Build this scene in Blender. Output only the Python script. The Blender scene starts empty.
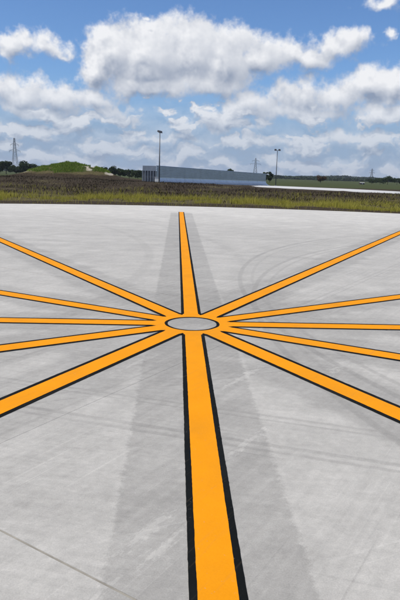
import bpy, bmesh, math, random
import numpy as np
from mathutils import Vector, Matrix, noise as mnoise
R = math.radians
random.seed(7); rng = np.random.default_rng(7)
sc = bpy.context.scene
C = sc.collection

# ---------------------------------------------------------------- camera
EYE = Vector((0.0, -5.969, 1.55))
PITCH, ROLL, YAW = 0.213343, 0.029238, 0.0128125
cam_d = bpy.data.cameras.new('camera'); cam = bpy.data.objects.new('camera', cam_d); C.objects.link(cam)
cam_d.sensor_fit = 'VERTICAL'; cam_d.sensor_height = 36.0; cam_d.sensor_width = 24.0
cam_d.lens = 36.0 * 587.73 / 600.0
cam_d.clip_start = 0.05; cam_d.clip_end = 20000
F = Vector((math.sin(YAW)*math.cos(PITCH), math.cos(YAW)*math.cos(PITCH), -math.sin(PITCH)))
Rv = Vector((math.cos(YAW), -math.sin(YAW), 0)); U = Rv.cross(F)
R2 = Rv*math.cos(ROLL) + U*math.sin(ROLL); U2 = -Rv*math.sin(ROLL) + U*math.cos(ROLL)
m = Matrix((R2, U2, -F)).transposed().to_4x4(); m.translation = EYE
cam.matrix_world = m
sc.camera = cam

# ---------------------------------------------------------------- node helper
class NT:
    def __init__(s, tree): s.t = tree; s.n = tree.nodes; s.l = tree.links
    def put(s, sock, v):
        if v is None: return
        if hasattr(v, 'is_output'): s.l.new(v, sock)
        else: sock.default_value = v
    def node(s, typ, **kw):
        n = s.n.new(typ)
        for k, v in kw.items(): setattr(n, k, v)
        return n
    def m(s, op, a, b=None, c=None, clamp=False):
        n = s.node('ShaderNodeMath', operation=op, use_clamp=clamp)
        for i, v in enumerate((a, b, c)): s.put(n.inputs[i], v)
        return n.outputs[0]
    def add(s, a, b): return s.m('ADD', a, b)
    def sub(s, a, b): return s.m('SUBTRACT', a, b)
    def mul(s, a, b): return s.m('MULTIPLY', a, b)
    def v(s, op, a, b=None):
        n = s.node('ShaderNodeVectorMath', operation=op)
        s.put(n.inputs[0], a)
        if b is not None: s.put(n.inputs[3] if op == 'SCALE' else n.inputs[1], b)
        return n.outputs['Value'] if op in ('LENGTH', 'DOT_PRODUCT', 'DISTANCE') else n.outputs['Vector']
    def sep(s, v):
        n = s.node('ShaderNodeSeparateXYZ'); s.put(n.inputs[0], v); return n.outputs
    def comb(s, x, y, z=0.0):
        n = s.node('ShaderNodeCombineXYZ')
        for i, q in enumerate((x, y, z)): s.put(n.inputs[i], q)
        return n.outputs[0]
    def noise(s, vec, scale, detail=4, rough=.5, col=False, dist=0.0):
        n = s.node('ShaderNodeTexNoise'); s.put(n.inputs['Vector'], vec)
        n.inputs['Scale'].default_value = scale; n.inputs['Detail'].default_value = detail
        n.inputs['Roughness'].default_value = rough; n.inputs['Distortion'].default_value = dist
        return n.outputs['Color'] if col else n.outputs['Fac']
    def sstep(s, x, a, b, lo=0.0, hi=1.0):
        n = s.node('ShaderNodeMapRange', interpolation_type='SMOOTHSTEP'); n.clamp = True
        s.put(n.inputs[0], x)
        if a < b:
            n.inputs[1].default_value = a; n.inputs[2].default_value = b; n.inputs[3].default_value = lo; n.inputs[4].default_value = hi
        else:
            n.inputs[1].default_value = b; n.inputs[2].default_value = a; n.inputs[3].default_value = hi; n.inputs[4].default_value = lo
        return n.outputs[0]
    def lin(s, x, a, b, lo=0.0, hi=1.0):
        n = s.node('ShaderNodeMapRange'); n.clamp = True
        s.put(n.inputs[0], x)
        for i, q in enumerate((a, b, lo, hi)): n.inputs[i+1].default_value = q
        return n.outputs[0]
    def mix(s, f, a, b, blend='MIX'):
        n = s.node('ShaderNodeMix', data_type='RGBA', blend_type=blend)
        s.put(n.inputs[0], f)
        for sock, q in ((n.inputs[6], a), (n.inputs[7], b)):
            if isinstance(q, tuple) and len(q) == 3: q = (*q, 1)
            s.put(sock, q)
        return n.outputs[2]
    def gray(s, f):
        n = s.node('ShaderNodeCombineColor')
        for i in range(3): s.put(n.inputs[i], f)
        return n.outputs[0]

# ---------------------------------------------------------------- world: clear sky with cumulus
SUN_EL, SUN_AZ = R(57), R(-105)        # azimuth clockwise from +Y (away from the camera)
CLOUDS = [(-4.48,10.15,5.07,3.90,3.12), (-7.37,10.18,3.31,3.12,2.92), (-9.17,9.09,2.34,2.53,2.34), (-0.83,10.12,4.09,3.70,2.92), (2.65,10.21,3.90,2.92,2.92), (5.74,10.43,2.92,2.14,2.34), (0.60,8.30,5.85,1.95,1.75), (-4.46,7.79,6.82,1.56,1.36),
    (9.16,10.45,4.09,1.36,1.36), (12.19,11.24,3.31,1.36,1.17), (13.62,11.86,1.56,0.88,1.17),
    (-13.51,10.77,2.14,1.07,1.27), (-15.2,10.5,2.0,0.95,1.15), (-16.41,10.15,2.14,0.78,1.07), (-12.49,10.20,1.17,0.58,0.68),
    (-16.20,6.50,3.31,1.95,1.56), (-12.40,6.39,3.51,1.36,1.56), (-9.37,6.20,2.92,1.17,1.17), (-14.36,5.09,5.85,0.97,0.78), (-8.11,5.21,3.51,0.88,0.58),
    (1.65,4.66,3.12,1.36,1.17), (5.30,6.33,3.51,1.56,1.36), (9.36,7.43,3.90,1.36,1.95), (12.96,7.10,3.51,1.36,1.56), (15.95,7.77,3.51,2.14,1.75), (17.94,7.41,2.53,2.53,1.56), (9.47,5.70,6.82,1.17,0.97), (17.01,5.58,4.87,0.97,0.97), (3.99,4.54,4.87,0.97,0.78),
    (16.42,14.47,2.53,0.78,0.78), (17.06,12.08,0.58,0.39,0.39), (-4.52,13.54,0.68,0.39,0.39),
    (-1.15,4.22,0.97,0.58,0.49), (-3.47,3.07,5.85,0.58,0.58), (-12.64,3.26,6.82,0.88,0.68), (5.00,2.94,6.82,0.68,0.58), (14.12,3.66,5.85,0.88,0.78)]
grp = bpy.data.node_groups.new('cloud_field', 'ShaderNodeTree')
grp.interface.new_socket('D', in_out='INPUT', socket_type='NodeSocketVector')
grp.interface.new_socket('Density', in_out='OUTPUT', socket_type='NodeSocketFloat')
grp.interface.new_socket('Soft', in_out='OUTPUT', socket_type='NodeSocketFloat')
grp.interface.new_socket('Elevation', in_out='OUTPUT', socket_type='NodeSocketFloat')
g = NT(grp)
gi = g.node('NodeGroupInput'); go = g.node('NodeGroupOutput')
D = g.v('NORMALIZE', gi.outputs[0])
dx, dy, dz = g.sep(D)[:3]
az0 = g.mul(g.m('ARCTAN2', dx, dy), 57.29578); el0 = g.mul(g.m('ARCSINE', dz), 57.29578)
w1 = g.sep(g.noise(D, 15, 4, .55, col=True)); w2 = g.sep(g.noise(D, 60, 2, .5, col=True))
az = g.add(az0, g.add(g.mul(g.sub(w1[0], .5), 4.6), g.mul(g.sub(w2[0], .5), .7)))
el = g.add(el0, g.add(g.mul(g.sub(w1[1], .5), 3.4), g.mul(g.sub(w2[1], .5), .6)))
AE = g.comb(az, el, 0.0); acc = None
for a, e, ra, rt, rb in CLOUDS:
    ry = (rt+rb)/2; k = min(1.6, .55 + .25*rt)
    dl = g.v('LENGTH', g.v('MULTIPLY', g.v('SUBTRACT', AE, (a, e+(rt-rb)/2, 0)), (1/ra, 1/ry, 0)))
    f = g.m('MULTIPLY_ADD', dl, -k, k)
    acc = f if acc is None else g.m('SMOOTH_MAX', acc, f, .25)
acc = g.m('MAXIMUM', acc, -1.2)
# the same kind of sky all around: broken cumulus
inframe = g.mul(g.sstep(g.m('ABSOLUTE', az0), 24, 17), g.sstep(el0, 20, 14.5))
plane = g.v('DIVIDE', D, g.comb(g.add(g.m('ABSOLUTE', dz), .16), g.add(g.m('ABSOLUTE', dz), .16), 1.0))
gen = g.sub(g.mul(g.noise(plane, 2.2, 4, .5), 6.0), 3.0)
gen = g.sub(gen, g.mul(inframe, 4.0))
# thin layers low over the horizon
low = g.noise(g.comb(g.mul(az, .34), g.mul(el, .80), 3.1), 1.0, 3, .5)
low = g.sub(g.mul(low, 5.0), g.sstep(el0, 4.5, 9.5, 2.25, 4.4))
acc = g.m('SMOOTH_MAX', acc, g.m('MAXIMUM', gen, low), .2)
fb = g.noise(D, 34, 7, .61)
bil = g.noise(D, 30, 3, .55)
dens = g.add(g.mul(acc, .9), g.mul(g.sub(fb, .5), 1.35))
g.l.new(dens, go.inputs[0]); g.l.new(g.add(g.mul(acc, 1.0), g.mul(g.sub(bil, .5), 1.1)), go.inputs[1]); g.l.new(el0, go.inputs[2])

world = bpy.data.worlds.new('World'); sc.world = world; world.use_nodes = True
W = NT(world.node_tree); W.n.clear()
out = W.node('ShaderNodeOutputWorld'); bg = W.node('ShaderNodeBackground'); bg.inputs[1].default_value = 0.10
sky = W.node('ShaderNodeTexSky', sky_type='NISHITA'); sky.sun_disc = False
sky.sun_elevation = SUN_EL; sky.sun_rotation = SUN_AZ; sky.air_density = 1.0; sky.dust_density = 0.3; sky.ozone_density = 3.0
tc = W.node('ShaderNodeTexCoord')
def field(vec):
    n = W.node('ShaderNodeGroup'); n.node_tree = grp; W.put(n.inputs[0], vec); return n.outputs
Dv = tc.outputs['Generated']
f0 = field(Dv); f1 = field(W.v('ADD', Dv, (-.006, 0, .0165)))
dens0 = f0[0]; elv = f0[2]
mask = W.sstep(dens0, -.10, .46)
lit = W.add(.56, W.mul(W.sub(f0[1], f1[1]), .80))
lit = W.add(lit, W.mul(W.sub(dens0, f0[1]), .20))
lit = W.m('ADD', lit, 0.0, clamp=True)
ccol = W.mix(lit, (2.7, 3.3, 4.5), (8.9, 9.0, 9.3))
airy = W.sstep(elv, 8.5, 1.5)
clear = W.mix(1.0, sky.outputs[0], (.74, .94, 1.22, 1), 'MULTIPLY')
ccol = W.mix(W.mul(airy, .45), ccol, (3.5, 4.3, 5.6))
skyc = W.mix(W.mul(airy, .75), clear, (2.7, 3.9, 6.1))
veil = W.mul(W.sstep(dens0, -1.5, .3), W.mul(airy, .52))
opac = W.m('MAXIMUM', W.mul(mask, W.sub(1.0, W.mul(airy, .15))), veil)
W.l.new(W.mix(opac, skyc, ccol), bg.inputs[0])
W.l.new(bg.outputs[0], out.inputs[0])
world.cycles.sampling_method = 'MANUAL'; world.cycles.sample_map_resolution = 512

# ---------------------------------------------------------------- sun, exposure
sd = bpy.data.lights.new('sun', 'SUN'); sd.energy = 4.0; sd.angle = R(.53); sd.color = (1.0, .955, .89)
sun = bpy.data.objects.new('sun', sd); C.objects.link(sun)
sdir = Vector((math.sin(SUN_AZ)*math.cos(SUN_EL), math.cos(SUN_AZ)*math.cos(SUN_EL), math.sin(SUN_EL)))
sun.rotation_euler = sdir.to_track_quat('Z', 'Y').to_euler()
vs = sc.view_settings; vs.view_transform = 'Standard'; vs.look = 'None'; vs.exposure = 0.0; vs.gamma = 1.0; vs.use_curve_mapping = False
sc.cycles.max_bounces = 4; sc.cycles.diffuse_bounces = 3; sc.cycles.volume_bounces = 0; sc.cycles.transparent_max_bounces = 8

# ---------------------------------------------------------------- object helpers
def link(name, me, mat=None, parent=None):
    o = bpy.data.objects.new(name, me); C.objects.link(o)
    if mat is not None and me is not None and not me.materials: me.materials.append(mat)
    if parent is not None: o.parent = parent
    return o
def tag(o, label=None, cat=None, group=None, kind=None):
    for k, v in (('label', label), ('category', cat), ('group', group), ('kind', kind)):
        if v: o[k] = v
    return o
def empty(name, loc=(0, 0, 0), rz=0):
    o = link(name, None); o.location = loc; o.rotation_euler = (0, 0, rz); o.empty_display_size = .3; return o
def mesh(name, verts, faces, smooth=False):
    me = bpy.data.meshes.new(name); me.from_pydata([tuple(v) for v in verts], [], faces); me.update()
    if smooth: me.polygons.foreach_set('use_smooth', [True]*len(me.polygons))
    return me
class MB:
    def __init__(s): s.v = []; s.f = []
    def raw(s, v, f):
        o = len(s.v); s.v += [tuple(q) for q in v]; s.f += [tuple(i+o for i in q) for q in f]; return s
    def box(s, x0, x1, y0, y1, z0, z1):
        return s.raw([(x0,y0,z0),(x1,y0,z0),(x1,y1,z0),(x0,y1,z0),(x0,y0,z1),(x1,y0,z1),(x1,y1,z1),(x0,y1,z1)],
                     [(0,3,2,1),(4,5,6,7),(0,1,5,4),(1,2,6,5),(2,3,7,6),(3,0,4,7)])
    def tube(s, a, b, r0, r1=None, n=6):
        a, b = Vector(a), Vector(b); r1 = r0 if r1 is None else r1
        d = (b-a).normalized(); x = d.orthogonal().normalized(); y = d.cross(x)
        ring = lambda c, r: [c + (x*math.cos(t)+y*math.sin(t))*r for t in [2*math.pi*i/n for i in range(n)]]
        return s.raw(ring(a, r0)+ring(b, r1), [(i, (i+1) % n, n+(i+1) % n, n+i) for i in range(n)] + [tuple(range(n))[::-1], tuple(range(n, 2*n))])
    def build(s, name, mat, parent=None, smooth=False): return link(name, mesh(name, s.v, s.f, smooth), mat, parent)
def fnoise(x, y, s=1.0, z=0.0): return mnoise.noise(Vector((x*s, y*s, z)))
def ss(a, b, x):
    t = min(1, max(0, (x-a)/(b-a))); return t*t*(3-2*t)

# ---------------------------------------------------------------- materials
def new_mat(name):
    mt = bpy.data.materials.new(name); mt.use_nodes = True; T = NT(mt.node_tree)
    return mt, T, T.n['Principled BSDF']
def simple(name, col, rough=.6, metal=0.0, var=.15, scale=3.0, spec=.4):
    mt, T, b = new_mat(name)
    co = T.node('ShaderNodeTexCoord').outputs['Object']
    f = T.lin(T.noise(co, scale, 5, .6), .25, .75, 1-var, 1+var)
    c = T.mix(1.0, (*col, 1), T.gray(f), 'MULTIPLY')
    T.put(b.inputs['Base Color'], c); b.inputs['Roughness'].default_value = rough; b.inputs['Metallic'].default_value = metal
    b.inputs['Specular IOR Level'].default_value = spec
    return mt
ROT = R(-1.7676)                       # bearing of the radial that points away from the camera
def concrete():
    mt, T, b = new_mat('concrete')
    co = T.node('ShaderNodeTexCoord').outputs['Object']
    x, y, _ = T.sep(co)[:3]
    ca, sa = math.cos(ROT), math.sin(ROT)
    px = T.sub(T.mul(x, ca), T.mul(y, sa))                          # across the 0/180 radial
    py = T.add(T.mul(x, sa), T.mul(y, ca))                          # along it
    rad = T.v('LENGTH', T.comb(x, y, 0))
    big = T.noise(co, .35, 4, .55); mid = T.noise(co, 2.2, 6, .62); fine = T.noise(co, 19, 6, .75); grit = T.noise(co, 150, 3, .7)
    v = T.lin(big, .3, .7, .95, 1.05)
    v = T.mul(v, T.lin(mid, .28, .72, .87, 1.09))
    v = T.mul(v, T.lin(fine, .28, .72, .87, 1.12))
    v = T.mul(v, T.lin(grit, .25, .75, .84, 1.13))
    def rot(deg, sx, sy, off=0.0):
        c, s_ = math.cos(R(deg)), math.sin(R(deg))
        return T.comb(T.mul(T.add(T.mul(x, c), T.mul(y, s_)), sx), T.mul(T.sub(T.mul(y, c), T.mul(x, s_)), sy), off)
    # broom and sweeper streaks in a few directions
    for deg, sx, sy, amp, off in ((-7, .16, 3.0, .06, 0), (-4, .5, 16, .045, 4), (57, .7, 20, .075, 9), (-17, .6, 30, .04, 12)):
        st = T.noise(rot(deg, sx, sy, off), 1.0, 4, .65)
        reg = T.sstep(T.noise(rot(0, 1, 1, off*3.0), .5, 2, .5), .35, .65)
        v = T.mul(v, T.add(1.0, T.mul(T.mul(T.lin(st, .3, .7, -amp, amp), 1.0), T.add(.35, reg))))
    # thin pale and dark scratches left by the sweeper
    for deg, sx, sy, off, k in ((57, .45, 46, 21, .13), (57, .5, 38, 33, -.12), (24, .35, 44, 41, .09), (-17, .3, 40, 55, -.10)):
        q = T.mul(T.sstep(T.noise(rot(deg, sx, sy, off), 1.0, 2, .5), .62, .72), T.sstep(T.noise(rot(0, 1, 1, off), .7, 2, .5), .45, .6))
        v = T.mul(v, T.add(1.0, T.mul(q, k)))
    # strips scrubbed clean along the radials before they were painted
    th = T.m('ARCTAN2', px, py)
    dl = T.m('ABSOLUTE', T.sub(T.m('FLOORED_MODULO', T.add(th, R(15)), R(30)), R(15)))
    dist = T.mul(rad, T.m('SINE', dl))
    wob = T.mul(T.sub(fine, .5), .10)
    main = T.sstep(T.add(T.m('ABSOLUTE', T.add(px, T.lin(py, -4, 15, .03, .0))), wob), .43, .39)
    oth = T.mul(T.sstep(T.add(dist, T.mul(T.sub(mid, .5), .25)), .46, .30), T.sstep(T.m('ABSOLUTE', px), .40, .44))
    oth = T.mul(oth, T.sstep(rad, .5, 1.6))
    inr = T.sstep(rad, 17.4, 16.8)
    v = T.mul(v, T.sub(1.0, T.mul(T.mul(main, inr), T.lin(T.noise(rot(57, 1.0, 14, 70), 1.0, 4, .6), .3, .7, .13, .25))))
    v = T.mul(v, T.sub(1.0, T.mul(T.mul(oth, inr), .15)))
    hub = T.sstep(T.add(rad, T.mul(T.sub(mid, .5), .6)), 2.4, 1.2)
    v = T.mul(v, T.sub(1.0, T.mul(hub, .10)))
    # tyre marks: two pairs of curved tracks and a pair of straight ones
    rub = None
    for cx, cy, rr, w, k in ((10.73, 2.05, 10.05, .055, .20), (10.73, 2.05, 9.86, .04, .13), (10.72, .50, 9.98, .055, .19), (10.72, .50, 9.80, .04, .12), (10.73, 1.2, 10.0, .5, .06), (-14, 4, 13.2, .12, .07), (-14, 4, 14.9, .12, .06)):
        d = T.m('ABSOLUTE', T.sub(T.v('DISTANCE', T.comb(x, y, 0), (cx, cy, 0)), rr))
        q = T.mul(T.sstep(d, w, w*.35), k); rub = q if rub is None else T.m('MAXIMUM', rub, q)
    for deg, off, w, k in ((-17, -2.10, .025, .15), (-17, -2.17, .02, .12), (-17, -2.52, .03, .17), (-17, -2.60, .025, .14), (24, -1.5, .02, .10), (24, -1.62, .02, .10), (57, .52, .03, .12), (57, -.55, .02, .10), (57, .47, .06, .05), (-9, 9.5, .09, .06), (-6, 11.2, .09, .07)):
        c, s_ = math.cos(R(deg)), math.sin(R(deg))
        d = T.m('ABSOLUTE', T.sub(T.sub(T.mul(y, c), T.mul(x, s_)), off))
        q = T.mul(T.sstep(d, w, w*.3), k); rub = T.m('MAXIMUM', rub, q)
    rub = T.mul(rub, T.lin(mid, .3, .6, .45, 1.15))
    v = T.mul(v, T.sub(1.0, rub))
    # pale scraped patches of curing film
    pale = None
    for cx, cy, ln, wd in ((-.17, -3.65, .24, .045), (-.11, -3.78, .22, .035), (-.30, -4.02, .10, .03), (-.4, -1.25, .5, .05), (.42, -1.6, .4, .05), (.35, -2.75, .3, .04), (-.9, -1.55, .6, .06), (1.3, -1.2, .5, .06)):
        c, s_ = math.cos(R(57)), math.sin(R(57))
        ex, ey = T.sub(x, cx), T.sub(y, cy)
        a_ = T.mul(T.add(T.mul(ex, c), T.mul(ey, s_)), 1/ln); b_ = T.mul(T.sub(T.mul(ey, c), T.mul(ex, s_)), 1/wd)
        q = T.sub(1.0, T.v('LENGTH', T.comb(a_, b_, 0)))
        pale = q if pale is None else T.m('MAXIMUM', pale, q)
    pale = T.sstep(T.add(T.mul(pale, .5), T.mul(T.sub(T.noise(rot(57, 14, 34), 1.0, 5, .7), .5), 2.2)), .12, .35)
    near = T.sstep(y, -.8, -1.5)
    v = T.add(v, T.mul(T.mul(pale, near), .16))
    # the concrete turns paler towards its far edge
    far_pale = T.sstep(T.add(y, T.mul(T.sub(big, .5), 5.0)), 8.0, 18.5)
    v = T.mul(v, T.add(1.0, T.mul(far_pale, .25)))
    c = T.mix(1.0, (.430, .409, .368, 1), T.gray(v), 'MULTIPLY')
    stain = T.sstep(T.noise(co, .9, 5, .6), .55, .75)
    c = T.mix(T.mul(stain, .12), c, (.36, .345, .31))
    T.put(b.inputs['Base Color'], c)
    b.inputs['Roughness'].default_value = .72; b.inputs['Specular IOR Level'].default_value = .35
    bp = T.node('ShaderNodeBump'); bp.inputs['Strength'].default_value = .25; bp.inputs['Distance'].default_value = .004
    T.put(bp.inputs['Height'], T.add(fine, T.mul(grit, .5))); T.l.new(bp.outputs[0], b.inputs['Normal'])
    return mt
def paint(name, col, rough, wear):
    mt, T, b = new_mat(name)
    co = T.node('ShaderNodeTexCoord').outputs['Object']
    n1 = T.noise(co, 3, 5, .6); n2 = T.noise(co, 120, 4, .7)
    v = T.mul(T.lin(n1, .3, .7, .95, 1.05), T.lin(n2, .25, .75, .95, 1.05))
    c = T.mix(1.0, (*col, 1), T.gray(v), 'MULTIPLY')
    x, y, _ = T.sep(co)[:3]
    scuff = T.noise(T.comb(T.mul(T.add(T.mul(x, .54), T.mul(y, .84)), 1.2), T.mul(T.sub(T.mul(y, .54), T.mul(x, .84)), 30), 2.0), 1.0, 4, .65)
    c = T.mix(T.mul(T.sstep(scuff, .56, .74), wear*.6), c, (.20, .15, .09))
    c = T.mix(T.mul(T.sstep(T.noise(co, 1.3, 4, .6), .45, .7), wear*.75), c, (.48, .20, .02) if col[0] > .2 else (.05, .05, .048))
    chip = T.mul(T.sstep(T.noise(co, 45, 5, .75), .64, .72), wear*1.6)
    c = T.mix(chip, c, (.33, .30, .25))
    T.put(b.inputs['Base Color'], c); b.inputs['Roughness'].default_value = rough; b.inputs['Specular IOR Level'].default_value = .06
    bp = T.node('ShaderNodeBump'); bp.inputs['Strength'].default_value = .2; bp.inputs['Distance'].default_value = .003
    T.put(bp.inputs['Height'], n2); T.l.new(bp.outputs[0], b.inputs['Normal'])
    return mt
def ground_mat():
    mt, T, b = new_mat('soil_and_grass')
    co = T.node('ShaderNodeTexCoord').outputs['Object']
    at = T.node('ShaderNodeAttribute', attribute_name='cover')
    cov, dry, pale = T.node('ShaderNodeSeparateColor'), None, None
    T.l.new(at.outputs['Color'], cov.inputs[0])
    grass_f, dry_f, pale_f = cov.outputs[0], cov.outputs[1], cov.outputs[2]
    n = T.noise(co, .6, 6, .65); n2 = T.noise(co, 3.5, 5, .7); n3 = T.noise(co, .02, 4, .6)
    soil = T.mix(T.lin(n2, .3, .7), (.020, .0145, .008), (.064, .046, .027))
    green = T.mix(T.lin(n, .3, .7), (.032, .044, .012), (.075, .078, .025))
    green = T.mix(T.lin(n3, .35, .65), green, (.048, .062, .020))
    dryc = T.mix(T.lin(n2, .3, .7), (.065, .052, .024), (.12, .10, .045))
    jit = T.mul(T.sub(n, .5), .9)
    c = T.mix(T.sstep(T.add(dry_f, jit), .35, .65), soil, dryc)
    c = T.mix(T.sstep(T.add(grass_f, jit), .35, .65), c, green)
    c = T.mix(T.sstep(T.add(pale_f, T.mul(jit, .6)), .4, .6), c, (.42, .37, .29))
    T.put(b.inputs['Base Color'], c); b.inputs['Roughness'].default_value = .95; b.inputs['Specular IOR Level'].default_value = .1
    bp = T.node('ShaderNodeBump'); bp.inputs['Strength'].default_value = .6; bp.inputs['Distance'].default_value = .15
    T.put(bp.inputs['Height'], n2); T.l.new(bp.outputs[0], b.inputs['Normal'])
    return mt
def leaf_mat(name, c0, c1, trans=.25):
    mt, T, b = new_mat(name)
    geo = T.node('ShaderNodeNewGeometry')
    c = T.mix(geo.outputs['Random Per Island'], c0, c1)
    T.put(b.inputs['Base Color'], c); b.inputs['Roughness'].default_value = .7; b.inputs['Specular IOR Level'].default_value = .2
    tr = T.node('ShaderNodeBsdfTranslucent'); T.put(tr.inputs[0], c)
    mx = T.node('ShaderNodeMixShader'); mx.inputs[0].default_value = trans
    T.l.new(b.outputs[0], mx.inputs[1]); T.l.new(tr.outputs[0], mx.inputs[2])
    T.l.new(mx.outputs[0], T.n['Material Output'].inputs[0])
    return mt
M = dict(
    concrete=concrete(), sealant=simple('joint_sealant', (.26, .24, .20), .8, 0, .3, 8),
    orange=paint('orange_paint', (.76, .276, .006), .75, .34), black=paint('black_paint', (.007, .008, .008), .85, .2),
    ground=ground_mat(), taxi=simple('far_concrete', (.52, .51, .49), .8, 0, .08, .2),
    galv=simple('galvanised_steel', (.44, .49, .55), .38, .85, .14, .8), galv_dark=simple('weathered_steel', (.15, .165, .185), .6, .5, .2, 1.5),
    galv_mid=simple('aged_zinc', (.30, .33, .37), .5, .7, .2, 1.0), pole=simple('pole_steel', (.16, .17, .18), .55, .3), lamp=simple('lamp_housing', (.05, .05, .055), .5), lens=simple('lamp_lens', (.5, .52, .55), .15),
    lattice=simple('lattice_steel', (.13, .14, .15), .7), white=simple('white_paint', (.72, .72, .70), .5), grey=simple('grey_panel', (.42, .43, .44), .6),
    bark=simple('bark', (.06, .048, .035), .9), roof=simple('pale_roof', (.30, .30, .29), .6),
    leaf=leaf_mat('leaf_dark', (.018, .032, .010), (.050, .078, .020)), leaf_b=leaf_mat('leaf_brown', (.07, .045, .020), (.13, .08, .035)),
    weed=leaf_mat('weed_yellow_green', (.22, .215, .022), (.52, .45, .090), .4), stalk=leaf_mat('dead_stalk', (.016, .0115, .0065), (.062, .045, .023), .1),
    turf=leaf_mat('turf_green', (.11, .18, .018), (.22, .29, .05), .4), wood=leaf_mat('far_wood', (.016, .028, .014), (.040, .058, .022), .1),
)

# ---------------------------------------------------------------- terrain
def pad_edge(x):                       # far edge of the concrete apron, gently curved
    return 21.75 - .0205*(x-1.6)**2 if x < 1.6 else 21.75 - .0185*(x-1.6)**2
PADX0, PADX1, PADY0 = -26.0, 26.0, -16.0
def base_z(y):
    if y < 83: return -.10
    if y < 97: return -.10 - .5*ss(83, 97, y)
    if y < 160: return -.6 - .0125*(y-97)
    if y < 1000: return -1.39 - .004*(y-160)
    if y < 2400: return -4.75 - .006*(y-1000)
    return -13.15
MX, MY = -21.5, 104.0
def mound(x, y):
    u = (x-MX); v = (y-MY)
    hx = 1-ss(1.5, 13.0, abs(u+.3)) if u < 0 else 1-ss(.8, 9.5, u)
    hy = 1-ss(1.0, 10.0, abs(v))
    skirt = 1.15*math.exp(-((u+1.5)/16.0)**2-(v/14.0)**2)*(1+.25*fnoise(x, y, .22, 31))
    return skirt + 1.8*hx*hy*(1+.22*fnoise(x, y, .35, 2)) + .45*fnoise(x, y, .8, 5)*hx*hy
def tz(x, y):
    z = base_z(y)
    if PADX0-1 < x < PADX1+1 and PADY0-1 < y < pad_edge(x)+.15: return -.42
    z += .05*fnoise(x, y, .5) * ss(22, 26, y)
    crest = (.30 + .28*ss(0, 22, -x)) * (1-ss(3, 12, x)) * math.exp(-((y-63)/9.0)**2)
    soil = ss(33, 42, y)*(1-ss(58, 76, y) if x > 0 else 1-ss(74, 110, y))
    z += crest + soil*(.10*fnoise(x, y, .45, 9)+.05*fnoise(x, y, 1.3, 4))
    if y > 80: z += mound(x, y)
    if y > 200: z += ss(200, 600, y)*(1.2*fnoise(x, y, .004, 7))
    return z
def axis(fine0, fine1, step, far0, far1, grow=1.16):
    a = list(np.arange(fine0, fine1+step*.5, step)); s = step
    q = a[-1]
    while q < far1: s *= grow; q = min(far1, q+s); a.append(q)
    s = step; q = a[0]
    while q > far0: s *= grow; q = max(far0, q-s); a.insert(0, q)
    return a
xs = axis(-44, 44, .8, -3400, 3400); ys = axis(18, 128, .6, -700, 4900)
vv = []; cov = []
for yy in ys:
    for xx in xs:
        z = tz(xx, yy); vv.append((xx, yy, z))
        gr = dr = pl = 0.0
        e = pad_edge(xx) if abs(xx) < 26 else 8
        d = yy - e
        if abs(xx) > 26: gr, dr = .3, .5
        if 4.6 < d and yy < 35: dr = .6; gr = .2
        if 33 < yy < 88: gr = .08+.40*fnoise(xx, yy, .12, 23)+.2*fnoise(xx, yy, .5, 24); dr = .25+.5*fnoise(xx, yy, .16, 25)
        if yy > 86: gr = .62
        mh = mound(xx, yy) if 80 < yy < 125 else 0
        if 80 < yy and xx < 0 and yy < 118:
            gr = .14 + .3*fnoise(xx, yy, .15, 23) + .95*ss(1.6, 2.4, mh+.9*fnoise(xx, yy, .4, 17)); dr = .60*ss(.8, 1.6, mh) + .12
            u = xx-MX
            if mh > .6 and yy < MY+2 and (abs(u-(2.6+1.0*fnoise(0, yy, .5))) < .75 or abs(u-6.2) < .8): pl = .8*ss(-7, -2, yy-MY)
            if mh > .3 and abs(u+8.2) < .9 and yy < MY+1: pl = .8*ss(-6, -2, yy-MY)
        if yy > 118: gr = .9; dr = .3
        cov.append((gr, dr, pl, 1))
nx = len(xs)
ff = [(j*nx+i, j*nx+i+1, (j+1)*nx+i+1, (j+1)*nx+i) for j in range(len(ys)-1) for i in range(nx-1)]
gm = mesh('ground', vv, ff, True)
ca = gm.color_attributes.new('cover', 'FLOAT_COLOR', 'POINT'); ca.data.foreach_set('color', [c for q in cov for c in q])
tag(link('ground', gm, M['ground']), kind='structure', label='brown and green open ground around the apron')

# ---------------------------------------------------------------- apron: joint bed and concrete slabs
N = 40
edge_pts = [(PADX1 - (PADX1-PADX0)*i/N, pad_edge(PADX1 - (PADX1-PADX0)*i/N)) for i in range(N+1)]
poly = [(PADX0, PADY0), (PADX1, PADY0)] + edge_pts
mb = MB(); n = len(poly)
mb.raw([(x, y, -.003) for x, y in poly] + [(x, y, -.40) for x, y in poly], [tuple(range(n))] + [(i, n+i, n+(i+1) % n, (i+1) % n) for i in range(n)])
apron = mb.build('apron_pavement', M['sealant']); tag(apron, 'pale concrete airfield apron with sealed joints', kind='structure')
GA = R(-33.0); e1 = np.array([math.cos(GA), math.sin(GA)]); e2 = np.array([-math.sin(GA), math.cos(GA)])
def clip(pg, nrm, d):                  # keep nrm.p <= d
    o = []
    for i in range(len(pg)):
        a, b = pg[i], pg[(i+1) % len(pg)]; fa, fb_ = np.dot(nrm, a)-d, np.dot(nrm, b)-d
        if fa <= 0: o.append(a)
        if fa*fb_ < 0: t = fa/(fa-fb_); o.append((a[0]+(b[0]-a[0])*t, a[1]+(b[1]-a[1])*t))
    return o
SL, J, J2 = 4.57, .005, .0005
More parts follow.
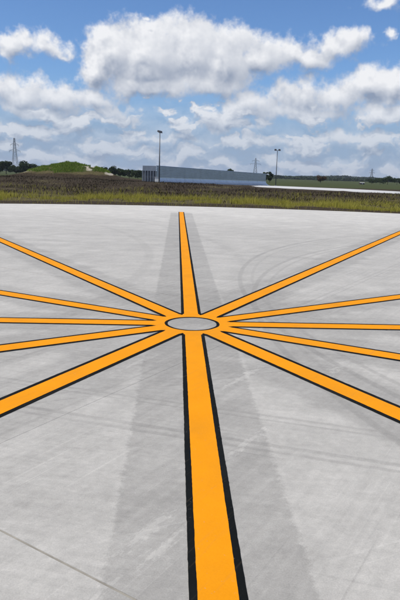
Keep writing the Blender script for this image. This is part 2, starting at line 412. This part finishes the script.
for i in range(-9, 10):
    for j in range(-9, 10):
        u0, v0 = .64 + SL*i, -3.52 + SL*j
        pg = poly
        for nrm, d in ((-e1, -(u0+J2)), (e1, u0+SL-J2), (-e2, -(v0+J)), (e2, v0+SL-J)):
            pg = clip(pg, nrm, d)
            if len(pg) < 3: break
        if len(pg) < 3: continue
        n = len(pg); cx = sum(q[0] for q in pg)/n; cy = sum(q[1] for q in pg)/n
        def ins(q, k):
            d = math.hypot(cx-q[0], cy-q[1]) or 1; return (q[0]+(cx-q[0])*k/d, q[1]+(cy-q[1])*k/d)
        top = [ins(q, .0008) for q in pg]; dz_ = 0
        me = mesh('slab', [(*q, dz_) for q in top] + [(*q, -.004) for q in pg] + [(*q, -.012) for q in pg],
                  [tuple(range(n))] + [(k, n+k, n+(k+1) % n, (k+1) % n) for k in range(n)] + [(n+k, 2*n+k, 2*n+(k+1) % n, n+(k+1) % n) for k in range(n)])
        link('slab', me, M['concrete'], apron)

# ---------------------------------------------------------------- compass rose
rose = empty('compass_rose'); rose.rotation_euler = (0, 0, 0)
tag(rose, 'orange and black painted compass rose of twelve radial lines on the concrete', 'pavement marking')
R0, RL = .405, 17.6
def strip(th, half_l, half_r, r0, r1, z, jit, seed, off=lambda r: 0.0):
    """a painted strip along bearing th with slightly uneven edges"""
    c, s_ = math.cos(th), math.sin(th); v = []; f = []
    n = int((r1-r0)/.022); rn = random.Random(seed); ph = rn.random()*50
    for k in range(n+1):
        r = r0 + (r1-r0)*k/n; o = off(r)
        jl = jit*(.9*mnoise.noise(Vector((r*2.3, ph, 0)))+.6*mnoise.noise(Vector((r*13, ph, 3)))+.9*mnoise.noise(Vector((r*47, ph, 5))))
        jr = jit*(.9*mnoise.noise(Vector((r*2.3, ph, 8)))+.6*mnoise.noise(Vector((r*13, ph, 11)))+.9*mnoise.noise(Vector((r*47, ph, 13))))
        if k == 0: jl = jr = 0
        for u in (-half_l+o+jl, half_r+o+jr): v.append((r*s_+u*c, r*c-u*s_, z))
        if k: f.append((2*k-2, 2*k-1, 2*k+1, 2*k))
    return v, f
for k in range(12):
    th = R(30*k) + ROT
    off = lambda r: .002*math.sin(r*1.7+k)
    if k == 0: off = lambda r: -.011*(1-ss(3, 14, r))
    if k == 6: off = lambda r: -.017*(1-ss(.6, 3.4, r)) + .003       # right-hand side is negative along this bearing
    hw = .078 if k in (0, 6) else .085
    ln = link('radial_line', mesh('radial_line', *strip(th, hw, hw, R0, RL, .0032, .0016, k)), M['orange'], rose)
    bw = .111 if k in (0, 6) else .124
    link('border', mesh('border', *strip(th, bw, bw, R0, RL+.03, .0020, .0019, 50+k)), M['black'], ln)
def hub(hw, rin, z):
    v = []; f = []; rn = max(hw/math.sin(R(15)), .385); K = 8
    outl = []
    for k in range(12):
        th = R(30*k)+ROT
        rs = R0+.02
        if rn < rs:
            for u in (-hw, hw): outl.append((th + math.atan2(u, rs), math.hypot(rs, u)))
            outl.append((th+R(15), rn))
        else:
            outl.append((th, rs)); outl.append((th+R(15), rn))
    dense = []
    for i in range(len(outl)):
        a, b = outl[i], outl[(i+1) % len(outl)]
        ax, ay = a[1]*math.sin(a[0]), a[1]*math.cos(a[0]); bx, by = b[1]*math.sin(b[0]), b[1]*math.cos(b[0])
        for q in range(K):
            dense.append((ax+(bx-ax)*q/K, ay+(by-ay)*q/K))
    n = len(dense)
    for X, Y in dense: v.append((X, Y, z))
    for X, Y in dense:
        d = math.hypot(X, Y); rr = rin*(1+.02*mnoise.noise(Vector((X*6, Y*6, z*100)))); v.append((X/d*rr, Y/d*rr, z))
    for i in range(n): f.append((i, (i+1) % n, n+(i+1) % n, n+i))
    return v, f
hb = link('hub', mesh('hub', *hub(.085, .289, .0024)), M['orange'], rose)
link('ring_border', mesh('ring_border', *hub(.124, .257, .0017)), M['black'], hb)

# ---------------------------------------------------------------- distant taxiway
tx = [((60, 28), (70, 33)), ((40, 44.2), (47, 50)), ((21.7, 58.8), (25.7, 68.6)), ((16.6, 64.3), (20.5, 76.5)), ((9.2, 70.5), (12.2, 82.5)), ((1, 77.0), (5, 88)), ((-3.5, 80.5), (-1.5, 88.5))]
v = []; f = []
for k, (a, b) in enumerate(tx):
    za = max(tz(*a), -.1)+.05; zb = max(tz(*b), base_z(b[1]))+.05
    v += [(*a, za-.4), (*a, za), (*b, zb), (*b, zb-.4)]
    if k:
        o = 4*k
        f += [(o-4, o-3, o+1, o), (o-3, o-2, o+2, o+1), (o-2, o-1, o+3, o+2)]
tag(link('taxiway', mesh('taxiway', v, f), M['taxi']), 'white concrete taxiway strip crossing behind the weeds', kind='structure')

# ---------------------------------------------------------------- blast fence
FA = Vector((-6.9, 97.0, 0)); FB = Vector((19.0, 158.0, 0))
fence = empty('blast_fence', (FA.x, FA.y, 0)); tag(fence, 'long galvanised blast fence with curved foot and ribbed panels', 'fence')
dirv = (FB-FA).normalized(); front = Vector((dirv.y, -dirv.x, 0)); L = (FB-FA).length
def fpt(s_, u, z):                     # along, toward the front, height above the fence's foot
    p_ = dirv*s_ + front*u; g0 = base_z(97+ (158-97)*s_/L)
    return (p_.x, p_.y, g0+z)
H = 3.05
prof = []
for k in range(9):                     # curved foot sheet
    a = R(90)*k/8; prof.append((1.75-1.55*math.sin(a)*1.0, .02+1.10*(1-math.cos(a))))
up = []
NR = 7; z0, z1 = 1.16, H
for k in range(NR):                    # ribbed upper sheets, each rib a trapezoid
    a = z0+(z1-z0)*k/NR; b_ = z0+(z1-z0)*(k+1)/NR; w = b_-a
    up += [(.20, a), (.20, a+.55*w), (.08, a+.66*w), (.08, a+.92*w)]
up.append((.20, z1))
NB = 17
for b_ in range(NB):
    s0, s1 = L*b_/NB+.03, L*(b_+1)/NB-.03
    for nm, pr, mt in (('foot_panel', prof, M['galv']), ('ribbed_panel', up, M['galv'])):
        vv = [fpt(s_, u, z) for s_ in (s0, s1) for (u, z) in pr]; n = len(pr)
        # a second skin gives the sheet its thickness
        vv += [fpt(s_, u-.03, z) for s_ in (s0, s1) for (u, z) in pr]
        ff = [(k, k+1, n+k+1, n+k) for k in range(n-1)] + [(2*n+k+1, 2*n+k, 3*n+k, 3*n+k+1) for k in range(n-1)]
        ff += [(k+1, k, 2*n+k, 2*n+k+1) for k in range(n-1)] + [(n+k, n+k+1, 3*n+k+1, 3*n+k) for k in range(n-1)]
        link(nm, mesh(nm, vv, ff), mt, fence)
for b_ in range(NB+1):
    s_ = L*b_/NB; mb = MB()
    mb.tube(fpt(s_, -.1, -.1), fpt(s_, -.1, H), .09, n=4); mb.tube(fpt(s_, -1.7, -.1), fpt(s_, -.15, H*.8), .08, n=4)
    mb.tube(fpt(s_, -1.6, .06), fpt(s_, 1.6, .06), .05, n=4)
    mb.build('strut', M['galv_dark'], fence)
mb = MB(); mb.tube(fpt(0, .16, H+.04), fpt(L, .16, H+.04), .05, n=6); mb.build('top_rail', M['galv'], fence)
# short return wing at the near end, seen from its post side
wing = [Vector((-9.15+6.9, .1, 0)), Vector((0.05, -.12, 0))]
wz = base_z(97)
mb = MB(); a, b_ = wing
mb.raw([(a.x, a.y+.25, wz), (b_.x, b_.y+.25, wz), (b_.x, b_.y+.25, wz+H-.05), (a.x, a.y+.25, wz+H-.05), (a.x, a.y+.33, wz), (b_.x, b_.y+.33, wz), (b_.x, b_.y+.33, wz+H-.05), (a.x, a.y+.33, wz+H-.05)], [(0,1,2,3),(5,4,7,6),(3,2,6,7),(1,5,6,2),(4,0,3,7)])
mb.build('wing_panel', M['galv_dark'], fence)
mb = MB(); mb.raw([(a.x, a.y+.05, wz+H-.85), (b_.x, b_.y+.05, wz+H-.85), (b_.x, b_.y+.05, wz+H), (a.x, a.y+.05, wz+H), (a.x, a.y+.2, wz+H-.85), (b_.x, b_.y+.2, wz+H-.85), (b_.x, b_.y+.2, wz+H), (a.x, a.y+.2, wz+H)], [(0,1,2,3),(5,4,7,6),(3,2,6,7),(1,5,6,2),(4,0,3,7),(0,4,5,1)])
mb.build('wing_cap_sheet', M['galv_mid'], fence)
for k in range(6):
    q = a.lerp(b_, k/5); mb = MB(); mb.box(q.x-.06, q.x+.06, q.y-.10, q.y+.03, wz-.2, wz+H-.86); mb.build('wing_post', M['galv_mid'], fence)

# ---------------------------------------------------------------- white cabinet at the fence corner
cab = empty('equipment_cabinet', (-6.5, 95.2, base_z(95.2))); tag(cab, 'small white equipment cabinet at near corner of blast fence', 'cabinet')
MB().box(-.42, .42, -.3, .3, .08, 1.12).build('body', M['white'], cab); MB().box(-.48, .48, -.36, .36, 1.12, 1.2).build('lid', M['grey'], cab)
MB().box(-.5, .5, -.4, .4, -.2, .08).build('plinth', M['grey'], cab)
dr = MB().box(-.36, .36, -.325, -.303, .16, 1.06).build('door', M['white'], cab); MB().box(.24, .28, -.36, -.326, .5, .68).build('handle', M['lamp'], dr)

# ---------------------------------------------------------------- floodlight poles
def light_pole(x, y, ztop, label, yaw):
    zb = tz(x, y); t = empty('light_pole', (x, y, zb), yaw); tag(t, label, 'light pole', 'floodlight poles by the blast fence'); h = ztop-zb
    MB().box(-.25, .25, -.25, .25, -.2, .12).build('base', M['grey'], t)
    MB().tube((0, 0, .1), (0, 0, h-.15), .12, .075, 10).build('pole', M['pole'], t, True)
    MB().box(-.62, .62, -.05, .05, h-.2, h-.1).build('crossarm', M['pole'], t)
    for s_ in (-1, 1):
        hd = MB(); hd.raw([(s_*.48-.27, -.22, h-.22), (s_*.48+.27, -.22, h-.22), (s_*.48+.27, .22, h-.08), (s_*.48-.27, .22, h-.08), (s_*.48-.2, -.16, h+.12), (s_*.48+.2, -.16, h+.12), (s_*.48+.2, .16, h+.2), (s_*.48-.2, .16, h+.2)], [(0,3,2,1),(4,5,6,7),(0,1,5,4),(1,2,6,5),(2,3,7,6),(3,0,4,7)])
        ho = hd.build('floodlight', M['lamp'], t)
        MB().raw([(s_*.48-.23, -.19, h-.216), (s_*.48+.23, -.19, h-.216), (s_*.48+.23, .19, h-.096), (s_*.48-.23, .19, h-.096)], [(0, 1, 2, 3)]).raw([(s_*.48-.23, -.19, h-.226), (s_*.48+.23, -.19, h-.226), (s_*.48+.23, .19, h-.106), (s_*.48-.23, .19, h-.106)], [(3, 2, 1, 0)]).build('lens', M['lens'], ho)
light_pole(-6.12, 94.4, 7.95, 'tall dark floodlight pole in front of the blast fence', R(75))
light_pole(19.5, 140.0, 7.45, 'floodlight pole with two lamps just right of the blast fence', R(5))

# ---------------------------------------------------------------- lattice pylons
def pylon(x, y, zb, h, w, label, arms, th=.16, yaw=0):
    t = empty('power_pylon', (x, y, zb), yaw); tag(t, label, 'pylon', 'transmission pylons on the horizon')
    wd = lambda f: w*(1-f)**1.15*.5 + .55
    body = MB(); LV = 9; hs = [h*(1-(1-k/LV)**1.25) for k in range(LV+1)]
    cor = lambda z, q: ((wd(z/h))*(1 if q in (1, 2) else -1), (wd(z/h))*(1 if q > 1 else -1), z)
    for q in range(4):
        lg = MB()
        for k in range(LV): lg.tube(cor(hs[k], q), cor(hs[k+1], q), th*1.3, n=4)
        lg.build('leg', M['lattice'], t)
        for k in range(LV):
            q2 = (q+1) % 4
            body.tube(cor(hs[k], q), cor(hs[k+1], q2), th*.7, n=4); body.tube(cor(hs[k], q2), cor(hs[k+1], q), th*.7, n=4); body.tube(cor(hs[k+1], q), cor(hs[k+1], q2), th*.7, n=4)
    body.build('bracing', M['lattice'], t)
    for f_, ln in arms:
        z = h*f_
        for s_ in (-1, 1):
            a = MB(); w0 = wd(f_); tip = (s_*ln, 0, z)
            for sy in (-1, 1): a.tube((s_*w0, sy*w0, z), tip, th*.9, n=4); a.tube((s_*w0, sy*w0, z+h*.05), tip, th*.8, n=4)
            ao = a.build('cross_arm', M['lattice'], t)
            MB().tube((s_*ln*.96, 0, z), (s_*ln*.96, 0, z-h*.05), th*.9, n=5).build('insulator', M['lamp'], ao)
pylon(-211.5, 700, base_z(700), 38, 6.0, 'largest lattice pylon, standing above the trees at far left', ((.62, 6.5), (.80, 5.0)), .13)
pylon(133.4, 1350, base_z(1350), 44, 9, 'lattice pylon rising behind the right end of the blast fence', ((.70, 12), (.86, 8)), .25)
pylon(500, 1700, base_z(1700)-.5, 36, 9, 'small lattice pylon beyond the trees at far right', ((.68, 8), (.86, 6)), .25)
pylon(777, 2400, base_z(2400)-.5, 26, 9, 'faintest and smallest lattice pylon, rightmost on the horizon', ((.68, 8), (.86, 6)), .3)

# ---------------------------------------------------------------- leaves and blades
def cards(cent, size, seed, up=0.0):
    """small four-cornered leaf clumps at the given centres"""
    r = np.random.default_rng(seed); n = len(cent)
    a = r.normal(size=(n, 3)); a /= np.linalg.norm(a, axis=1)[:, None]
    b = r.normal(size=(n, 3)); b -= (b*a).sum(1)[:, None]*a; b /= np.linalg.norm(b, axis=1)[:, None]
    sz = size*r.uniform(.55, 1.35, n)[:, None]
    V = np.stack([cent-a*sz-b*sz*.35, cent+b*sz*.7-a*sz*.1, cent+a*sz+b*sz*.2, cent-b*sz*.7], 1).reshape(-1, 3)
    me = bpy.data.meshes.new('leaves'); me.vertices.add(len(V)); me.vertices.foreach_set('co', V.ravel())
    me.loops.add(4*n); me.loops.foreach_set('vertex_index', np.arange(4*n)); me.polygons.add(n)
    me.polygons.foreach_set('loop_start', np.arange(n)*4); me.polygons.foreach_set('loop_total', np.full(n, 4)); me.update(calc_edges=True)
    return me
def tree(name, x, y, zb, h, w, label, group, mat='leaf', seed=0, leaves=1100, low=.15):
    t = empty(name, (x, y, zb)); tag(t, label, 'tree', group); r = random.Random(seed)
    tr = MB(); tr.tube((0, 0, -.4), (0, 0, h*.45), h*.035, h*.022, 7)
    for k in range(6):
        a = r.random()*6.28; z = h*(.22+.06*k); tr.tube((0, 0, z), (math.cos(a)*w*.33, math.sin(a)*w*.33, z+h*.2), h*.014, h*.006, 5)
    tr.build('trunk', M['bark'], t)
    rg = np.random.default_rng(seed); pts = []
    K = 16
    for k in range(K):                 # clumps of unequal size round an egg-shaped crown
        u = rg.normal(size=3); u /= np.linalg.norm(u); rr = rg.uniform(.35, .95)
        c = np.array([u[0]*w*.36*rr, u[1]*w*.36*rr, h*(low+.5*(1-low)) + u[2]*h*.33*(1-low)*rr*1.15])
        s_ = rg.uniform(.16, .30)*min(w, h*(1-low))*.75; n = leaves//K
        q = rg.normal(size=(n, 3)); q /= np.linalg.norm(q, axis=1)[:, None]; q *= (rg.uniform(.2, 1, n)**.5)[:, None]
        pts.append(c + q*s_*np.array([1.1, 1.1, .85]))
    P = np.concatenate(pts); P[:, 2] = np.maximum(P[:, 2], h*.04)
    P[:, 2] *= h/np.percentile(P[:, 2], 99.7); P[:, :2] *= w*.5/np.percentile(np.abs(P[:, 0]), 98)
    link('crown', cards(P, .045*h+.05, seed), M[mat], t)
TL = 'trees behind the soil mound'; k_ = 300/190
for i, (px_, top, w, lab) in enumerate([(-60.8, 4.15, 5.0, 'rounded dark tree below the largest pylon, left of a gap'), (-54.3, 4.45, 5.4, 'taller dark tree with pointed top just left of the soil mound'),
        (-50.4, 2.75, 5.0, 'low bushy tree touching the left slope of the soil mound'), (-64.4, 2.6, 5.2, 'low dark bush at the far left edge of the picture'), (-57.6, 2.2, 4.6, 'low dark bush filling the gap between the two taller left trees')]):
    tree('broadleaf_tree', px_*1.585, 300, base_z(300)-.1, top*1.0-base_z(300)+.3, w*1.6, lab, TL, seed=20+i, leaves=2600, low=.0)
for i, (x, top, w, lab) in enumerate([(-40.5, 2.6, 6, 'dark tree peeking over the right shoulder of the soil mound'), (-37.3, 3.1, 5, 'tallest dark tree of the hedge right of the soil mound'), (-33.5, 2.2, 6, 'middle bush of the hedge between mound and blast fence'), (-29.5, 1.9, 6, 'low hedge bush second from the blast fence on its left'), (-25.6, 1.7, 6.5, 'low hedge bush right beside the left end of the blast fence')]):
    tree('hedge_tree', x, 260, base_z(260)-.1, top-base_z(260)+.2, w, lab, 'hedge between mound and blast fence', seed=40+i, leaves=1800, low=.0)
for i, (x, y, top, w, lab, mt) in enumerate([(70.1, 330, 1.9, 5.2, 'small brownish tree alone on the green field', 'leaf_b'), (17.7, 300, 3.6, 3.6, 'dark treetop showing above the middle of the blast fence', 'leaf'), (30.6, 260, 2.4, 2.2, 'small dark bush at right end of blast fence, left of two', 'leaf'), (33.1, 262, 2.6, 2.4, 'small dark bush at right end of blast fence, right of two', 'leaf'),
        (113.5, 380, .7, 7, 'low dark tree nearest the grey-roofed shed at right', 'leaf'), (119, 380, 1.5, 7, 'dark tree second from the shed in the right-hand row', 'leaf'), (124.5, 382, 2.6, 7.5, 'tallest dark tree in the right-hand row', 'leaf'), (130, 380, 1.6, 7, 'dark tree right of the tallest in the right-hand row', 'leaf'), (135.5, 383, 1.5, 7, 'dark tree at the right edge of the picture', 'leaf')]):
    tree('field_tree', x, y, base_z(y)-.1, top-base_z(y)+.2, w, lab, 'scattered field trees', mt, seed=60+i, leaves=1500, low=.0)

# ---------------------------------------------------------------- field shed
sh = empty('field_shed', (90.5, 320, base_z(320)), R(8)); sh.scale = (.55, .55, .6); tag(sh, 'small grey-roofed shed on the green field left of the right-hand trees', 'shed')
MB().box(-2.2, 2.2, -1.6, 1.6, -.3, 1.0).build('wall', M['bark'], sh)
MB().raw([(-2.5,-1.9,.95),(2.5,-1.9,.95),(2.5,0,1.55),(-2.5,0,1.55),(2.5,1.9,.95),(-2.5,1.9,.95),(-2.5,-1.9,1.05),(2.5,-1.9,1.05),(2.5,0,1.65),(-2.5,0,1.65),(2.5,1.9,1.05),(-2.5,1.9,1.05)], [(6,7,8,9),(9,8,10,11),(0,3,2,1),(3,5,4,2),(0,1,7,6),(4,5,11,10),(1,2,8,7),(2,4,10,8),(3,0,6,9),(5,3,9,11)]).build('roof', M['roof'], sh)
MB().box(-.6, .6, -1.64, -1.603, -.1, .85).build('door', M['grey'], sh)

# ---------------------------------------------------------------- far woods, hills
def wood(name, x0, x1, yf, hf, n, size, seed, label):
    rg = np.random.default_rng(seed); X = rg.uniform(x0, x1, n); Y = np.array([yf(x) for x in X]) + rg.uniform(-1, 1, n)*40
    hh = np.array([hf(x) for x in X])*(.75+.5*np.array([abs(mnoise.noise(Vector((x*.035, seed, 0)))) for x in X]))
    Z = np.array([base_z(y)+1.2*fnoise(x, y, .004, 7) for x, y in zip(X, Y)]) + hh*rg.uniform(0, 1, n)**.6
    o = link(name, cards(np.stack([X, Y, Z], 1), size, seed), M['wood']); tag(o, label, 'wood', kind='stuff')
wood('far_treeline', -420, 620, lambda x: 930+20*math.sin(x*.02), lambda x: 4.8 if x > 60 else 7.0, 26000, 1.5, 5, 'dark line of far woods along the horizon')
wood('distant_wood', 90, 900, lambda x: 1500+60*math.sin(x*.006), lambda x: 6.5+6*math.exp(-((x-380)/110)**2), 22000, 2.2, 6, 'blue grey wooded rise beyond the green field')
hv = []; hfc = []; K = 160
for k in range(K+1):
    x = -3000+6000*k/K; y = 3900+200*math.sin(x*.001)
    top = -13+10+5*mnoise.noise(Vector((x*.0016, 3, 0)))+2.0*mnoise.noise(Vector((x*.009, 5, 0)))+1.0*mnoise.noise(Vector((x*.05, 7, 0)))
    hv += [(x, y-300, -15), (x, y-60, -13+(top+13)*.7), (x, y, top), (x, y+300, -15)]
    if k:
        o = 4*k
        hfc += [(o-4, o, o+1, o-3), (o-3, o+1, o+2, o-2), (o-2, o+2, o+3, o-1)]
tag(link('hills', mesh('hills', hv, hfc, True), simple('far_hills', (.03, .045, .022), .9, 0, .4, .01)), 'low wooded hills on the horizon', kind='structure')

# ---------------------------------------------------------------- weeds, stalks and turf
def blades(name, P, Hh, Wd, lean, mat, seed, label, cat):
    r = np.random.default_rng(seed); n = len(P)
    a = r.uniform(0, 2*np.pi, n); side = np.stack([np.cos(a), np.sin(a), np.zeros(n)], 1)*Wd[:, None]*.5
    b = r.uniform(0, 2*np.pi, n); ln = np.stack([np.cos(b), np.sin(b), np.zeros(n)], 1)*(Hh*lean*r.uniform(.1, 1, n))[:, None]
    upv = np.stack([np.zeros(n), np.zeros(n), Hh], 1)
    mid = P + upv*.55 + ln*.3; tip = P + upv + ln
    V = np.stack([P-side, P+side, mid+side*.8, mid-side*.8, tip], 1).reshape(-1, 3)
    i = np.arange(n)*5
    me = bpy.data.meshes.new(name); me.vertices.add(5*n); me.vertices.foreach_set('co', V.ravel())
    li = np.stack([i, i+1, i+2, i+3, i+3, i+2, i+4], 1).ravel()
    me.loops.add(7*n); me.loops.foreach_set('vertex_index', li); me.polygons.add(2*n)
    st = np.stack([np.arange(n)*7, np.arange(n)*7+4], 1).ravel(); tot = np.tile([4, 3], n)
    me.polygons.foreach_set('loop_start', st); me.polygons.foreach_set('loop_total', tot); me.update(calc_edges=True)
    o = link(name, me, M[mat]); tag(o, label, cat, kind='stuff'); return o
def scatter(n, x0, x1, y0, y1, keep, seed):
    r = np.random.default_rng(seed); out = []
    while len(out) < n:
        x = r.uniform(x0, x1); y = r.uniform(y0, y1)
        if r.random() < keep(x, y): out.append((x, y, tz(x, y)-.02))
    return np.array(out)
def weed_keep(x, y):
    d = y - pad_edge(x)
    if d < 4.3+1.5*fnoise(x, 0, .9, 3)+1.6*fnoise(x, 0, .25, 5): return .012 if d > 1.0 else 0
    return max(.02, (1-ss(7.5, 13.5, d))*(.26+1.1*fnoise(x, y, .3, 6)+.9*fnoise(x, y*.4, 1.4, 8)))
P = scatter(52000, -19, 21, 19, 37, weed_keep, 3)
r_ = np.random.default_rng(4)
tall = np.array([1+.9*fnoise(x, y, .45, 21)+.5*fnoise(x, y, 1.6, 22) for x, y, _ in P])
blades('weeds', P, r_.uniform(.07, .26, len(P))*tall*(1+.8*(r_.random(len(P)) < .12)), r_.uniform(.006, .017, len(P)), .7, 'weed', 5, 'yellow green weeds along the apron edge', 'weeds')
P = scatter(30000, -34, 30, 26, 98, lambda x, y: ss(3, 16, y-pad_edge(min(20, max(-20, x))))*(.3+.8*fnoise(x, y, .25, 2)) if (x < 3 or y < 58-.0*x) else 0, 8)
blades('dead_stalks', P, r_.uniform(.05, .24, len(P)), r_.uniform(.02, .07, len(P)), 1.3, 'stalk', 9, 'brown dead stalks on the bare soil', 'dead weeds')
P = scatter(4500, -22, 24, 27, 50, lambda x, y: max(0, .2+.9*fnoise(x, y, .3, 12))*ss(4, 10, y-pad_edge(x)), 18)
blades('sparse_weeds', P, r_.uniform(.10, .36, len(P)), r_.uniform(.008, .02, len(P)), .5, 'weed', 19, 'sparse tall weeds growing through the brown stalks', 'weeds')
P = scatter(9500, MX-12, MX+6, MY-9, MY+3, lambda x, y: ss(1.6, 2.4, mound(x, y)+.9*fnoise(x, y, .4, 17))*(.45+.8*abs(fnoise(x, y, .9, 19))) * (0 if abs(x-MX-2.6) < .8 else 1), 11)
blades('mound_grass', P, r_.uniform(.12, .42, len(P)), r_.uniform(.05, .10, len(P)), .5, 'turf', 12, 'bright green grass capping the soil mound', 'grass')

# ---------------------------------------------------------------- haze
hz = MB().box(-3500, 3500, -800, 5000, -17, 60).build('haze', None); tag(hz, 'thin summer haze over the airfield', 'haze', kind='stuff')
hm = bpy.data.materials.new('haze'); hm.use_nodes = True; T = NT(hm.node_tree); T.n.clear()
pv = T.node('ShaderNodeVolumePrincipled'); pv.inputs['Color'].default_value = (.80, .88, 1, 1); pv.inputs['Density'].default_value = 1.0e-4; pv.inputs['Anisotropy'].default_value = .2
T.l.new(pv.outputs[0], T.node('ShaderNodeOutputMaterial').inputs['Volume']); hz.data.materials.append(hm)
